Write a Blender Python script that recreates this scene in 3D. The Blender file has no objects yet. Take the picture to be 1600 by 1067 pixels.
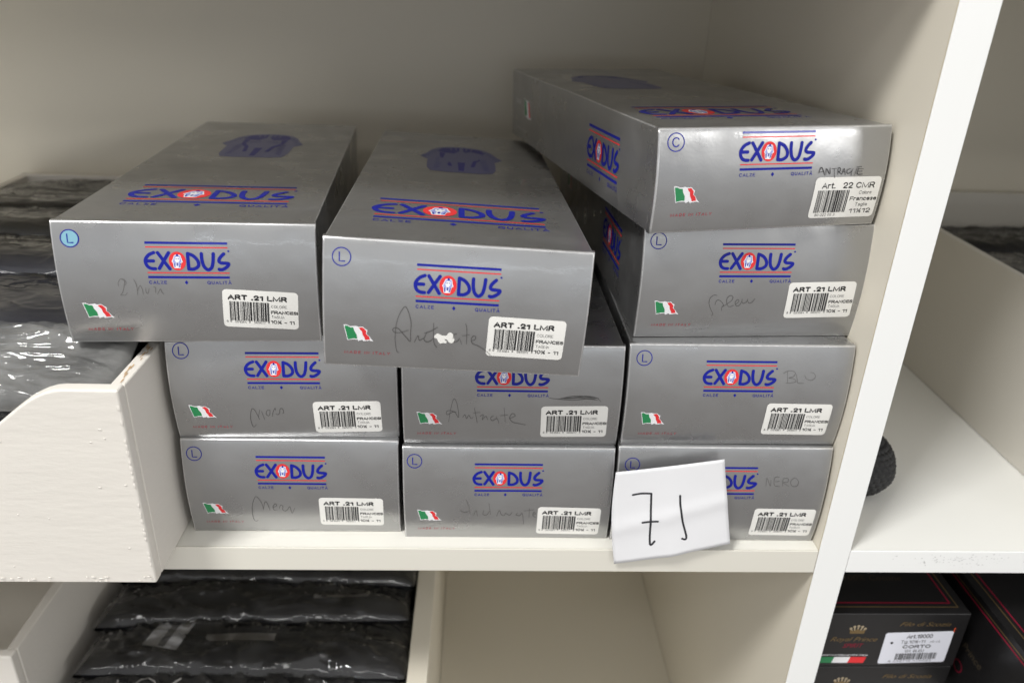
import bpy, bmesh, math, random
from mathutils import Vector, Matrix, Euler, noise
S = bpy.context.scene
COL = S.collection
R = math.radians
MM = 0.001

# ------------------------------------------------------------------ camera
cam_d = bpy.data.cameras.new('camera')
cam = bpy.data.objects.new('camera', cam_d)
COL.objects.link(cam)
_right = Vector((0.9988877, -0.0319085, 0.0347148))
_fwd = Vector((0.0436655, 0.9038198, -0.4256795))
_up = Vector((-0.0177932, 0.4267218, 0.9042079))
cam.matrix_world = Matrix(((_right.x, _up.x, -_fwd.x, -0.0088496),
                           (_right.y, _up.y, -_fwd.y, -0.4137873),
                           (_right.z, _up.z, -_fwd.z, 0.3484564),
                           (0, 0, 0, 1)))
cam_d.sensor_fit = 'HORIZONTAL'
cam_d.sensor_width = 36.0
cam_d.lens = 27.463
cam_d.clip_start = 0.01
cam_d.clip_end = 60
cam_d.dof.use_dof = True
cam_d.dof.focus_distance = 0.47
cam_d.dof.aperture_fstop = 6.6
S.camera = cam

# ------------------------------------------------------------------ room light
w = bpy.data.worlds.new('World')
S.world = w
w.use_nodes = True
nt = w.node_tree
bg = nt.nodes['Background']
tc = nt.nodes.new('ShaderNodeTexCoord')
sep = nt.nodes.new('ShaderNodeSeparateXYZ')
mr = nt.nodes.new('ShaderNodeMapRange')
ramp = nt.nodes.new('ShaderNodeValToRGB')
nt.links.new(tc.outputs['Generated'], sep.inputs[0])
nt.links.new(sep.outputs['Z'], mr.inputs['Value'])
mr.inputs['From Min'].default_value = -1
mr.inputs['From Max'].default_value = 1
nt.links.new(mr.outputs[0], ramp.inputs[0])
els = ramp.color_ramp.elements
els[0].position = 0.0
els[0].color = (0.37, 0.345, 0.32, 1)
els[1].position = 1.0
els[1].color = (0.80, 0.79, 0.77, 1)
for pos, c in ((0.28, (0.44, 0.415, 0.395)), (0.40, (0.66, 0.65, 0.64)), (0.46, (0.80, 0.815, 0.84)), (0.54, (0.80, 0.80, 0.81)), (0.64, (0.78, 0.775, 0.77))):
    e = els.new(pos)
    e.color = (*c, 1)
nt.links.new(ramp.outputs[0], bg.inputs['Color'])
bg.inputs['Strength'].default_value = 0.92


def ceiling_lamp(name, loc, target, sx, sy, power, col=(1, 0.99, 0.965)):
    d = bpy.data.lights.new(name, 'AREA')
    d.shape = 'RECTANGLE'
    d.size, d.size_y = sx, sy
    d.energy = power
    d.color = col
    o = bpy.data.objects.new(name, d)
    COL.objects.link(o)
    o.location = loc
    o.rotation_euler = (Vector(target) - Vector(loc)).to_track_quat('-Z', 'Y').to_euler()
    return o


ceiling_lamp('ceiling_lamp', (-0.95, -0.95, 2.08), (-0.75, -0.80, 0), 0.5, 0.42, 60)
ceiling_lamp('ceiling_lamp', (-1.8, -2.0, 2.1), (-1.8, -1.9, 0), 1.2, 0.3, 10)
ceiling_lamp('ceiling_lamp', (1.3, -2.5, 2.1), (1.3, -2.4, 0), 1.2, 0.3, 8)
ceiling_lamp('ceiling_lamp', (-0.2, -3.8, 2.1), (-0.2, -3.4, 0), 1.8, 0.3, 16)
ceiling_lamp('ceiling_lamp', (6.3, -6.2, 2.1), (0, 0, 0.2), 1.6, 0.8, 110)
ceiling_lamp('sparkle_strip_light', (0.4, -6.2, 0.34), (0.1, 0, 0.2), 3.4, 0.06, 8, (0.86, 0.94, 1.0))  # thin cool strip added far in front for the sparkle on box fronts

S.view_settings.view_transform = 'Standard'
S.view_settings.look = 'None'
S.view_settings.exposure = -0.1
S.view_settings.gamma = 1.0
S.view_settings.use_curve_mapping = False


# ------------------------------------------------------------------ materials
def mat(name, base, rough=0.5, metal=0.0, coat=0.0, coat_rough=0.1, spec=0.5,
        vary=0.0, vary_scale=20.0, bump=0.0, bump_scale=60.0, bump2=0.0, bump2_scale=600.0,
        stretch=(1, 1, 1), rough_vary=0.0, dust=0.0):
    m = bpy.data.materials.new(name)
    m.use_nodes = True
    n = m.node_tree.nodes
    l = m.node_tree.links
    b = n['Principled BSDF']
    b.inputs['Base Color'].default_value = (*base, 1)
    b.inputs['Roughness'].default_value = rough
    b.inputs['Metallic'].default_value = metal
    b.inputs['Coat Weight'].default_value = coat
    b.inputs['Coat Roughness'].default_value = coat_rough
    b.inputs['Specular IOR Level'].default_value = spec
    t = n.new('ShaderNodeTexCoord')
    mp = n.new('ShaderNodeMapping')
    mp.inputs['Scale'].default_value = stretch
    oi = n.new('ShaderNodeObjectInfo')
    add = n.new('ShaderNodeVectorMath')
    add.operation = 'ADD'
    sc = n.new('ShaderNodeVectorMath')
    sc.operation = 'SCALE'
    sc.inputs[0].default_value = (7.3, 3.1, 5.7)
    l.new(oi.outputs['Random'], sc.inputs['Scale'])
    l.new(t.outputs['Object'], add.inputs[0])
    l.new(sc.outputs[0], add.inputs[1])
    l.new(add.outputs[0], mp.inputs[0])

    def nz(scale, detail=3.0):
        x = n.new('ShaderNodeTexNoise')
        x.inputs['Scale'].default_value = scale
        x.inputs['Detail'].default_value = detail
        l.new(mp.outputs[0], x.inputs['Vector'])
        return x
    col_out = None
    if vary:
        x = nz(vary_scale, 4)
        r = n.new('ShaderNodeMapRange')
        r.inputs['To Min'].default_value = 1 - vary
        r.inputs['To Max'].default_value = 1 + vary
        l.new(x.outputs['Fac'], r.inputs['Value'])
        mx = n.new('ShaderNodeVectorMath')
        mx.operation = 'SCALE'
        mx.inputs[0].default_value = base
        l.new(r.outputs[0], mx.inputs['Scale'])
        col_out = mx.outputs[0]
    if dust:
        x = nz(2200, 1)
        r = n.new('ShaderNodeMapRange')
        r.inputs['From Min'].default_value = 0.66
        r.inputs['From Max'].default_value = 0.74
        r.inputs['To Max'].default_value = dust
        l.new(x.outputs['Fac'], r.inputs['Value'])
        mx = n.new('ShaderNodeMix')
        mx.data_type = 'RGBA'
        mx.inputs['A'].default_value = (*base, 1)
        mx.inputs['B'].default_value = (0.75, 0.73, 0.7, 1)
        if col_out:
            l.new(col_out, mx.inputs['A'])
        l.new(r.outputs[0], mx.inputs['Factor'])
        col_out = mx.outputs['Result']
    if col_out:
        l.new(col_out, b.inputs['Base Color'])
    if rough_vary:
        x = nz(35, 5)
        r = n.new('ShaderNodeMapRange')
        r.inputs['From Min'].default_value = 0.3
        r.inputs['From Max'].default_value = 0.7
        r.inputs['To Min'].default_value = rough - rough_vary
        r.inputs['To Max'].default_value = rough + rough_vary
        l.new(x.outputs['Fac'], r.inputs['Value'])
        l.new(r.outputs[0], b.inputs['Roughness'])
    last = None
    for amt, scl in ((bump, bump_scale), (bump2, bump2_scale)):
        if amt:
            x = nz(scl, 3)
            bp = n.new('ShaderNodeBump')
            bp.inputs['Strength'].default_value = 1.0
            bp.inputs['Distance'].default_value = amt
            l.new(x.outputs['Fac'], bp.inputs['Height'])
            if last:
                l.new(last.outputs[0], bp.inputs['Normal'])
            last = bp
    if last:
        l.new(last.outputs[0], b.inputs['Normal'])
        if coat:
            l.new(last.outputs[0], b.inputs['Coat Normal'])
    return m


def film_mat(name, haze, tint=(0.8, 0.8, 0.78), bump=0.004, gloss=0.08, nscale=13, sheen=1.15):
    m = bpy.data.materials.new(name)
    m.use_nodes = True
    n = m.node_tree.nodes
    l = m.node_tree.links
    n.clear()
    out = n.new('ShaderNodeOutputMaterial')
    tr = n.new('ShaderNodeBsdfTransparent')
    gl = n.new('ShaderNodeBsdfGlossy')
    gl.inputs['Roughness'].default_value = gloss
    df = n.new('ShaderNodeBsdfDiffuse')
    df.inputs['Color'].default_value = (*tint, 1)
    t = n.new('ShaderNodeTexCoord')
    x = n.new('ShaderNodeTexNoise')
    x.inputs['Scale'].default_value = nscale
    x.inputs['Detail'].default_value = 2.0
    x.inputs['Distortion'].default_value = 0.9
    l.new(t.outputs['Object'], x.inputs['Vector'])
    bp = n.new('ShaderNodeBump')
    bp.inputs['Distance'].default_value = bump
    l.new(x.outputs['Fac'], bp.inputs['Height'])
    fr = n.new('ShaderNodeFresnel')
    fr.inputs['IOR'].default_value = 1.5
    l.new(bp.outputs[0], fr.inputs['Normal'])
    l.new(bp.outputs[0], gl.inputs['Normal'])
    hz = n.new('ShaderNodeMapRange')
    hz.inputs['From Min'].default_value = 0.35
    hz.inputs['From Max'].default_value = 0.7
    hz.inputs['To Min'].default_value = haze * 0.4
    hz.inputs['To Max'].default_value = haze * 1.6
    l.new(x.outputs['Fac'], hz.inputs['Value'])
    m1 = n.new('ShaderNodeMixShader')
    l.new(hz.outputs[0], m1.inputs[0])
    l.new(tr.outputs[0], m1.inputs[1])
    l.new(df.outputs[0], m1.inputs[2])
    m2 = n.new('ShaderNodeMixShader')
    mul = n.new('ShaderNodeMath')
    mul.operation = 'MULTIPLY'
    mul.inputs[1].default_value = sheen
    l.new(fr.outputs[0], mul.inputs[0])
    l.new(mul.outputs[0], m2.inputs[0])
    l.new(m1.outputs[0], m2.inputs[1])
    l.new(gl.outputs[0], m2.inputs[2])
    l.new(m2.outputs[0], out.inputs['Surface'])
    return m


M = {}
M['silver'] = mat('silver_board', (0.385, 0.386, 0.388), 0.32, metal=0.82, coat=0.36, coat_rough=0.045,
                  vary=0.06, vary_scale=11, bump=0.0018, bump_scale=13, bump2=0.00003, bump2_scale=520,
                  rough_vary=0.10, dust=0.12)
M['silveredge'] = mat('worn_highlit_fold', (0.56, 0.56, 0.56), 0.34, metal=0.7, coat=0.3, vary=0.3, vary_scale=160)  # fold wear plus the bright edge highlight, both put into a paler silver
M['blue'] = mat('blue_ink', (0.003, 0.009, 0.27), 0.5, coat=0.25, coat_rough=0.08, spec=0.2)
M['red'] = mat('red_ink', (0.72, 0.035, 0.04), 0.5, coat=0.25, coat_rough=0.08, spec=0.2)
M['white'] = mat('white_ink', (0.82, 0.82, 0.84), 0.45, coat=0.4, coat_rough=0.13)
M['lilac'] = mat('lilac_ink', (0.30, 0.34, 0.68), 0.45, coat=0.4, coat_rough=0.13)
M['darkred'] = mat('dark_red_ink', (0.42, 0.03, 0.05), 0.45, coat=0.4, coat_rough=0.13)
M['green'] = mat('green_ink', (0.012, 0.23, 0.075), 0.45, coat=0.4, coat_rough=0.13)
M['dusk'] = mat('dusk_blue_ink', (0.085, 0.095, 0.31), 0.38, metal=0.45, coat=0.3, coat_rough=0.06)
M['deep'] = mat('deep_blue_ink', (0.012, 0.013, 0.26), 0.5, coat=0.25, coat_rough=0.08, spec=0.2)
M['pencil'] = mat('pencil_lead', (0.09, 0.087, 0.084), 0.5, metal=0.2)
M['faint'] = mat('faint_pencil', (0.19, 0.185, 0.18), 0.45, metal=0.5)
M['pen'] = mat('black_pen', (0.02, 0.02, 0.025), 0.45)
M['sticker'] = mat('label_paper', (0.80, 0.79, 0.755), 0.5, vary=0.03, vary_scale=60)
M['black'] = mat('label_black', (0.012, 0.012, 0.013), 0.5)
M['greytext'] = mat('label_grey', (0.05, 0.05, 0.05), 0.5)
M['skydot'] = mat('pale_blue_dot', (0.20, 0.42, 0.52), 0.3, coat=0.6)
M['melamine'] = mat('cream_melamine', (0.71, 0.665, 0.565), 0.42, vary=0.025, vary_scale=6, bump2=0.00003, bump2_scale=900)
M['band'] = mat('cream_edge_band', (0.70, 0.675, 0.60), 0.38, vary=0.03, vary_scale=8)
M['whiteband'] = mat('white_edge_band', (0.86, 0.865, 0.85), 0.35, vary=0.015, vary_scale=8)
M['whiteboard'] = mat('white_melamine', (0.82, 0.82, 0.79), 0.38, vary=0.02, vary_scale=5)
M['boardtop'] = mat('pale_board_top', (0.75, 0.735, 0.675), 0.4, vary=0.02, vary_scale=6)
M['glue'] = mat('yellow_glue_line', (0.52, 0.43, 0.26), 0.6, vary=0.2, vary_scale=40)
M['paint'] = mat('brushed_white_paint', (0.72, 0.685, 0.63), 0.5, vary=0.03, vary_scale=12,
                 bump=0.0004, bump_scale=30, bump2=0.00022, bump2_scale=190, stretch=(0.5, 1, 1.7))
M['wood'] = mat('bare_chipboard', (0.50, 0.33, 0.17), 0.8, vary=0.35, vary_scale=260)
M['greyboard'] = mat('grey_white_board', (0.60, 0.575, 0.52), 0.5, vary=0.02, vary_scale=6)
M['cloth'] = mat('black_cloth', (0.011, 0.011, 0.014), 0.85, spec=0.2, bump2=0.0001, bump2_scale=900)
M['navy'] = mat('navy_cloth', (0.008, 0.009, 0.018), 0.8, spec=0.25, bump2=0.0001, bump2_scale=900)
M['film'] = film_mat('clear_film', 0.02)
M['hazyfilm'] = film_mat('hazy_film', 0.11, bump=0.0020, gloss=0.09, nscale=22, sheen=1.2)
M['crumpledfilm'] = film_mat('crumpled_film', 0.02, bump=0.006, gloss=0.06, nscale=26, sheen=1.5)
M['blackcard'] = mat('black_card', (0.010, 0.0095, 0.010), 0.33, coat=0.25, coat_rough=0.25, bump=0.0006, bump_scale=20)
M['gold'] = mat('gold_foil', (0.30, 0.21, 0.10), 0.4, metal=0.8)
M['palegold'] = mat('pale_gold_foil', (0.62, 0.52, 0.36), 0.35, metal=0.7)
M['wine'] = mat('wine_red_foil', (0.30, 0.012, 0.04), 0.4, metal=0.3)
M['paper'] = mat('white_paper', (0.73, 0.73, 0.745), 0.7, vary=0.02, vary_scale=25, bump=0.0009, bump_scale=24)
M['knit'] = mat('black_knit', (0.009, 0.009, 0.010), 0.6)


# ------------------------------------------------------------------ builders
def tag(o, label=None, cat=None, group=None, kind=None):
    if label:
        o['label'] = label
    if cat:
        o['category'] = cat
    if group:
        o['group'] = group
    if kind:
        o['kind'] = kind
    return o


def empty(name, loc=(0, 0, 0), rot=None):
    o = bpy.data.objects.new(name, None)
    o.empty_display_size = 0.02
    COL.objects.link(o)
    o.location = loc
    if rot is not None:
        o.rotation_euler = rot
    return o


class MB:
    """collects faces for ONE mesh object"""
    def __init__(self):
        self.v, self.f, self.mi, self.ms = [], [], [], []

    def slot(self, m):
        if m not in self.ms:
            self.ms.append(m)
        return self.ms.index(m)

    def add(self, vs, fs, m):
        o = len(self.v)
        self.v += [tuple(x) for x in vs]
        k = self.slot(m)
        for f in fs:
            self.f.append(tuple(i + o for i in f))
            self.mi.append(k)

    def box(self, x0, x1, y0, y1, z0, z1, m):
        vs = [(x, y, z) for x in (x0, x1) for y in (y0, y1) for z in (z0, z1)]
        self.add(vs, [(0, 1, 3, 2), (4, 6, 7, 5), (0, 4, 5, 1), (2, 3, 7, 6), (0, 2, 6, 4), (1, 5, 7, 3)], m)

    def build(self, name, parent=None, smooth=False, bevel=0.0, seg=2, angle=30, edge_mat=None):
        me = bpy.data.meshes.new(name)
        me.from_pydata(self.v, [], self.f)
        if edge_mat:
            self.slot(edge_mat)
        for m in self.ms:
            me.materials.append(M[m])
        me.polygons.foreach_set('material_index', self.mi)
        if bevel:
            bm = bmesh.new()
            bm.from_mesh(me)
            bmesh.ops.remove_doubles(bm, verts=bm.verts, dist=1e-6)
            bmesh.ops.recalc_face_normals(bm, faces=bm.faces)
            es = [e for e in bm.edges if len(e.link_faces) == 2 and e.calc_face_angle(0) > R(angle)]
            rb = bmesh.ops.bevel(bm, geom=es, offset=bevel, segments=seg, affect='EDGES', profile=0.5, clamp_overlap=True)
            if edge_mat:
                for fc in rb['faces']:
                    fc.material_index = self.ms.index(edge_mat)
            bm.to_mesh(me)
            bm.free()
        if smooth or bevel:
            me.polygons.foreach_set('use_smooth', [True] * len(me.polygons))
        me.update()
        o = bpy.data.objects.new(name, me)
        COL.objects.link(o)
        if bevel and not smooth:
            md = o.modifiers.new('wn', 'WEIGHTED_NORMAL')
            md.keep_sharp = True
        if parent:
            o.parent = parent
        return o


def smooth_line(pts, sub=5):
    if len(pts) < 3:
        return list(pts)
    out = []
    n = len(pts)
    for i in range(n - 1):
        p0 = pts[max(i - 1, 0)]
        p1, p2 = pts[i], pts[i + 1]
        p3 = pts[min(i + 2, n - 1)]
        for k in range(sub):
            t = k / sub
            out.append(tuple(0.5 * ((2 * p1[a]) + (-p0[a] + p2[a]) * t + (2 * p0[a] - 5 * p1[a] + 4 * p2[a] - p3[a]) * t * t
                                    + (-p0[a] + 3 * p1[a] - 3 * p2[a] + p3[a]) * t ** 3) for a in (0, 1)))
    out.append(tuple(pts[-1]))
    return out


def stroke(mb, put, pts, width, h, m, sub=5, taper=0.0):
    """flat inked line with round ends, laid on a surface through put(u, v, h)"""
    P = smooth_line(pts, sub)
    P = [p for i, p in enumerate(P) if i == 0 or math.dist(p, P[i - 1]) > 1e-4]
    n = len(P)
    if n < 2:
        return
    L, Rr = [], []
    r = width / 2
    for i in range(n):
        a = P[max(i - 1, 0)]
        b = P[min(i + 1, n - 1)]
        d = math.hypot(b[0] - a[0], b[1] - a[1]) or 1e-6
        nx, ny = -(b[1] - a[1]) / d, (b[0] - a[0]) / d
        k = r * (1 - taper * abs(2 * i / (n - 1) - 1) ** 2)
        L.append((P[i][0] + nx * k, P[i][1] + ny * k))
        Rr.append((P[i][0] - nx * k, P[i][1] - ny * k))
    vs = [put(*q, h) for q in L] + [put(*q, h) for q in Rr]
    fs = [(i, n + i, n + i + 1, i + 1) for i in range(n - 1)]
    mb.add(vs, fs, m)
    for end, nb in ((0, 1), (n - 1, n - 2)):
        c = P[end]
        d = math.atan2(c[1] - P[nb][1], c[0] - P[nb][0])
        k = r * (1 - taper)
        ring = [(c[0] + k * math.cos(d - math.pi / 2 + math.pi * t / 8), c[1] + k * math.sin(d - math.pi / 2 + math.pi * t / 8)) for t in range(9)]
        mb.add([put(*q, h) for q in ring], [tuple(range(9))], m)


def poly(mb, put, pts, h, m):
    a = sum(pts[i][0] * pts[(i + 1) % len(pts)][1] - pts[(i + 1) % len(pts)][0] * pts[i][1] for i in range(len(pts)))
    if a < 0:
        pts = pts[::-1]
    mb.add([put(*q, h) for q in pts], [tuple(range(len(pts)))], m)


def ellipse(mb, put, cx, cy, rx, ry, h, m, n=28):
    poly(mb, put, [(cx + rx * math.cos(2 * math.pi * i / n), cy + ry * math.sin(2 * math.pi * i / n)) for i in range(n)], h, m)


def ring(mb, put, cx, cy, r, wd, h, m, n=36):
    vs = []
    for q in (r - wd / 2, r + wd / 2):
        vs += [put(cx + q * math.cos(2 * math.pi * i / n), cy + q * math.sin(2 * math.pi * i / n), h) for i in range(n)]
    mb.add(vs, [(i, n + i, n + (i + 1) % n, (i + 1) % n) for i in range(n)], m)


def strip(mb, put, x0, x1, y0, y1, h, m, nx=10, ny=1):
    vs = [put(x0 + (x1 - x0) * i / nx, y0 + (y1 - y0) * j / ny, h) for j in range(ny + 1) for i in range(nx + 1)]
    fs = [(j * (nx + 1) + i, j * (nx + 1) + i + 1, (j + 1) * (nx + 1) + i + 1, (j + 1) * (nx + 1) + i) for j in range(ny) for i in range(nx)]
    mb.add(vs, fs, m)


_tc = {}


def glyphs(s, bold=0.0, spacing=1.0, shear=0.0):
    k = (s, bold, spacing, shear)
    if k not in _tc:
        c = bpy.data.curves.new('t', 'FONT')
        c.body = s
        c.size = 1
        c.offset = bold
        c.space_character = spacing
        c.shear = shear
        c.resolution_u = 3
        o = bpy.data.objects.new('t', c)
        COL.objects.link(o)
        dg = bpy.context.evaluated_depsgraph_get()
        me = bpy.data.meshes.new_from_object(o.evaluated_get(dg))
        vs = [(v.co.x, v.co.y) for v in me.vertices]
        fs = [tuple(p.vertices) for p in me.polygons]
        bpy.data.objects.remove(o)
        bpy.data.curves.remove(c)
        bpy.data.meshes.remove(me)
        x0 = min(v[0] for v in vs)
        x1 = max(v[0] for v in vs)
        _tc[k] = (vs, fs, x0, x1)
    return _tc[k]


CAP = 0.70


def text(mb, put, s, x0, x1, base, cap, h, m, bold=0.0, spacing=1.0, shear=0.0, slope=0.0):
    """lettering fitted between x0 and x1, standing on base with capitals cap high"""
    vs, fs, a, b = glyphs(s, bold, spacing, shear)
    sx = (x1 - x0) / (b - a)
    sy = cap / CAP
    out = [put(x0 + (x - a) * sx, base + y * sy + slope * (x - a) * sx, h) for x, y in vs]
    area = 0
    for f in fs[:40]:
        p = [vs[i] for i in f]
        area += sum(p[i][0] * p[(i + 1) % len(p)][1] - p[(i + 1) % len(p)][0] * p[i][1] for i in range(len(p)))
    if area < 0:
        fs = [f[::-1] for f in fs]
    mb.add(out, fs, m)


def roundrect(mb, put, w_, h_, r, h, m, rows=14):
    """label lying on a surface, sliced in rows so that it follows the curve; origin at its lower left"""
    ys = sorted(set([0, r * 0.13, r * 0.4, r * 0.7, r] + [r + (h_ - 2 * r) * i / rows for i in range(rows + 1)]
                    + [h_ - r, h_ - r * 0.7, h_ - r * 0.4, h_ - r * 0.13, h_]))
    vs = []
    nc = 9
    for y in ys:
        d = 0
        if y < r:
            d = r - math.sqrt(max(r * r - (r - y) ** 2, 0))
        elif y > h_ - r:
            d = r - math.sqrt(max(r * r - (y - h_ + r) ** 2, 0))
        vs += [put(d + (w_ - 2 * d) * c / nc, y, h) for c in range(nc + 1)]
    k = nc + 1
    mb.add(vs, [(k * i + c, k * i + c + 1, k * (i + 1) + c + 1, k * (i + 1) + c) for i in range(len(ys) - 1) for c in range(nc)], m)


# plain grotesque capitals drawn as strokes on a grid: width, strokes; capital height is 10
ARC = {}


def arc(cx, cy, rx, ry, a0, a1, n=8):
    return [(cx + rx * math.cos(R(a0 + (a1 - a0) * i / n)), cy + ry * math.sin(R(a0 + (a1 - a0) * i / n))) for i in range(n + 1)]


G = {
    'A': (8.4, [[(0, 0), (4.2, 10), (8.4, 0)], [(1.5, 3.4), (6.9, 3.4)]]),
    'R': (7.4, [[(0, 0), (0, 10), (4.4, 10)] + arc(4.4, 7.4, 2.6, 2.6, 90, -90) + [(0, 4.8)], [(4.0, 4.8), (7.4, 0)]]),
    'T': (7.4, [[(0, 10), (7.4, 10)], [(3.7, 10), (3.7, 0)]]),
    'L': (6.0, [[(0, 10), (0, 0), (6.0, 0)]]),
    'M': (11.0, [[(0, 0), (0, 10), (5.5, 0.2), (11, 10), (11, 0)]]),
    'E': (6.6, [[(6.6, 10), (0, 10), (0, 0), (6.6, 0)], [(0, 5.2), (6.0, 5.2)]]),
    'F': (6.2, [[(6.2, 10), (0, 10), (0, 0)], [(0, 5.2), (5.4, 5.2)]]),
    'I': (0.01, [[(0, 0), (0, 10)]]),
    'N': (7.6, [[(0, 0), (0, 10), (7.6, 0), (7.6, 10)]]),
    'H': (7.4, [[(0, 0), (0, 10)], [(7.4, 0), (7.4, 10)], [(0, 5.2), (7.4, 5.2)]]),
    'Z': (6.8, [[(0, 10), (6.8, 10), (0, 0), (6.8, 0)]]),
    'Y': (7.6, [[(0, 10), (3.8, 4.6), (7.6, 10)], [(3.8, 4.6), (3.8, 0)]]),
    'D': (7.6, [[(0, 0), (0, 10), (3, 10)] + arc(3, 5, 4.6, 5, 90, -90) + [(0, 0)]]),
    'C': (8.2, [arc(4.3, 5, 4.3, 5, 38, 322, 14)]),
    'G': (8.6, [arc(4.3, 5, 4.3, 5, 38, 330, 14) + [(8.2, 4.6), (5, 4.6)]]),
    'O': (9.0, [arc(4.5, 5, 4.5, 5, 90, 450, 18)]),
    'Q': (9.0, [arc(4.5, 5, 4.5, 5, 90, 450, 18), [(5.6, 2.6), (8.8, -0.8)]]),
    'U': (7.4, [[(0, 10), (0, 3.6)] + arc(3.7, 3.6, 3.7, 3.6, 180, 360) + [(7.4, 10)]]),
    'S': (7.0, [[(6.7, 7.8), (5.4, 9.6), (3.5, 10), (1.2, 9.4), (0.4, 7.5), (1.2, 6.0), (3.5, 5.2), (6.0, 4.2), (6.8, 2.5), (5.8, 0.7), (3.5, 0), (1.2, 0.6), (0.1, 2.4)]]),
    'B': (7.2, [[(0, 0), (0, 10), (4, 10)] + arc(4, 7.6, 2.4, 2.4, 90, -90) + [(0, 5.2)], [(4, 5.2)] + arc(4.2, 2.6, 2.8, 2.6, 90, -90) + [(0, 0)]]),
    'P': (7.0, [[(0, 0), (0, 10), (4.2, 10)] + arc(4.2, 7.3, 2.7, 2.7, 90, -90) + [(0, 4.6)]]),
    '0': (6.6, [arc(3.3, 5, 3.3, 5, 90, 450, 16)]),
    '1': (3.6, [[(0, 7.6), (2.4, 8.6), (3.4, 10), (3.4, 0)]]),
    '2': (6.6, [[(0.2, 7.2)] + arc(3.3, 7, 3.1, 3, 165, -20, 8) + [(4.8, 4.2), (1.2, 1.6), (0, 0), (6.6, 0)]]),
    '3': (6.4, [arc(3.1, 7.5, 2.7, 2.5, 160, -90, 8), arc(3.1, 2.6, 3.1, 2.6, 90, -160, 8)]),
    '4': (7.0, [[(5.2, 0), (5.2, 10), (0, 3), (7, 3)]]),
    '5': (6.6, [[(6, 10), (1.2, 10), (0.5, 5)] + arc(3.2, 3.3, 3.3, 3.3, 120, -155, 9)]),
    '6': (6.6, [[(6, 8.2), (4.6, 9.8), (2.6, 9.8), (0.8, 8), (0.1, 4.5)], arc(3.3, 3.2, 3.2, 3.2, 180, 540, 14)]),
    '7': (6.4, [[(0, 10), (6.4, 10), (3.6, 5), (2.4, 0)]]),
    '8': (6.6, [arc(3.3, 7.5, 2.7, 2.5, 90, 450, 14), arc(3.3, 2.6, 3.3, 2.6, 90, 450, 14)]),
    '9': (6.6, [arc(3.3, 6.8, 3.2, 3.2, 0, 360, 14), [(6.5, 5.5), (5.8, 2), (4, 0.2), (2, 0.2), (0.6, 1.8)]]),
    '.': (1.0, [[(0, 0.3), (1.0, 0.3)]]), '-': (4.2, [[(0, 4), (4.2, 4)]]), ' ': (2.2, []),
    'a': (5.6, [[(0.3, 5.6), (1.4, 7), (3.6, 7.1), (5, 6), (5, 0)], [(5, 4), (1.6, 3.6), (0.2, 2), (1.2, 0.1), (3.2, 0.2), (5, 1.8)]]),
    'r': (3.6, [[(0, 0), (0, 7)], [(0, 4.6), (1.2, 6.6), (3.6, 6.9)]]),
    't': (3.8, [[(1.6, 9.4), (1.6, 1.2), (2.4, 0.1), (3.8, 0.2)], [(0, 7), (3.8, 7)]]),
    'o': (5.8, [arc(2.9, 3.5, 2.9, 3.5, 90, 450, 14)]),
    'l': (0.01, [[(0, 0), (0, 10)]]),
    'i': (0.3, [[(0.15, 0), (0.15, 7)], [(0, 9.5), (0.3, 9.5)]]),
    'e': (5.8, [[(0.1, 3.7), (5.7, 3.7)] + arc(2.9, 3.6, 2.8, 3.5, 5, 325, 14)]),
    'n': (5.4, [[(0, 0), (0, 7)], [(0, 4.8), (1.6, 6.8), (3.6, 7), (5.2, 5.6), (5.3, 0)]]),
    'c': (5.2, [arc(2.8, 3.5, 2.8, 3.5, 42, 318, 12)]),
    's': (4.8, [[(4.6, 5.6), (3.4, 7), (1.2, 6.9), (0.3, 5.4), (1.4, 4), (3.6, 3.3), (4.7, 1.8), (3.4, 0.1), (1.2, 0.1), (0, 1.6)]]),
    'g': (5.6, [arc(2.7, 3.5, 2.7, 3.5, 0, 360, 14), [(5.5, 7), (5.5, -1.2), (4.2, -2.8), (1.6, -2.8), (0.3, -1.6)]]),
    '½': (7.4, [[(0, 8.6), (1.2, 10), (1.2, 5.4)], [(0.6, 0), (6.6, 10)], [(4.2, 3.6), (5, 4.6), (6.4, 4.4), (6.8, 3.2), (4.2, 0), (7.2, 0)]]),
    'À': (8.4, [[(0, 0), (4.2, 10), (8.4, 0)], [(1.5, 3.4), (6.9, 3.4)], [(3.2, 13.4), (5.0, 11.4)]]),
}


def sans(mb, put, s, x0, x1, base, cap, h, m, weight=0.14, gap=2.6, shear=0.0):
    """grotesque lettering fitted between x0 and x1; weight is the stem as a share of the capital height"""
    k = cap / 10
    total = sum(G[c][0] for c in s) + gap * (len(s) - 1)
    wd = weight * cap
    sx = (x1 - x0 - wd) / total
    x = 0
    q = 0
    kk = (cap - wd) / 10
    for c in s:
        for L in G[c][1]:
            pts = [(x0 + wd / 2 + (x + px) * sx + shear * py * kk, base + wd / 2 + py * kk) for px, py in L]
            stroke(mb, put, pts, wd, h + 0.004 * (q % 5), m, sub=1)
            q += 1
        x += G[c][0] + gap


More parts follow.
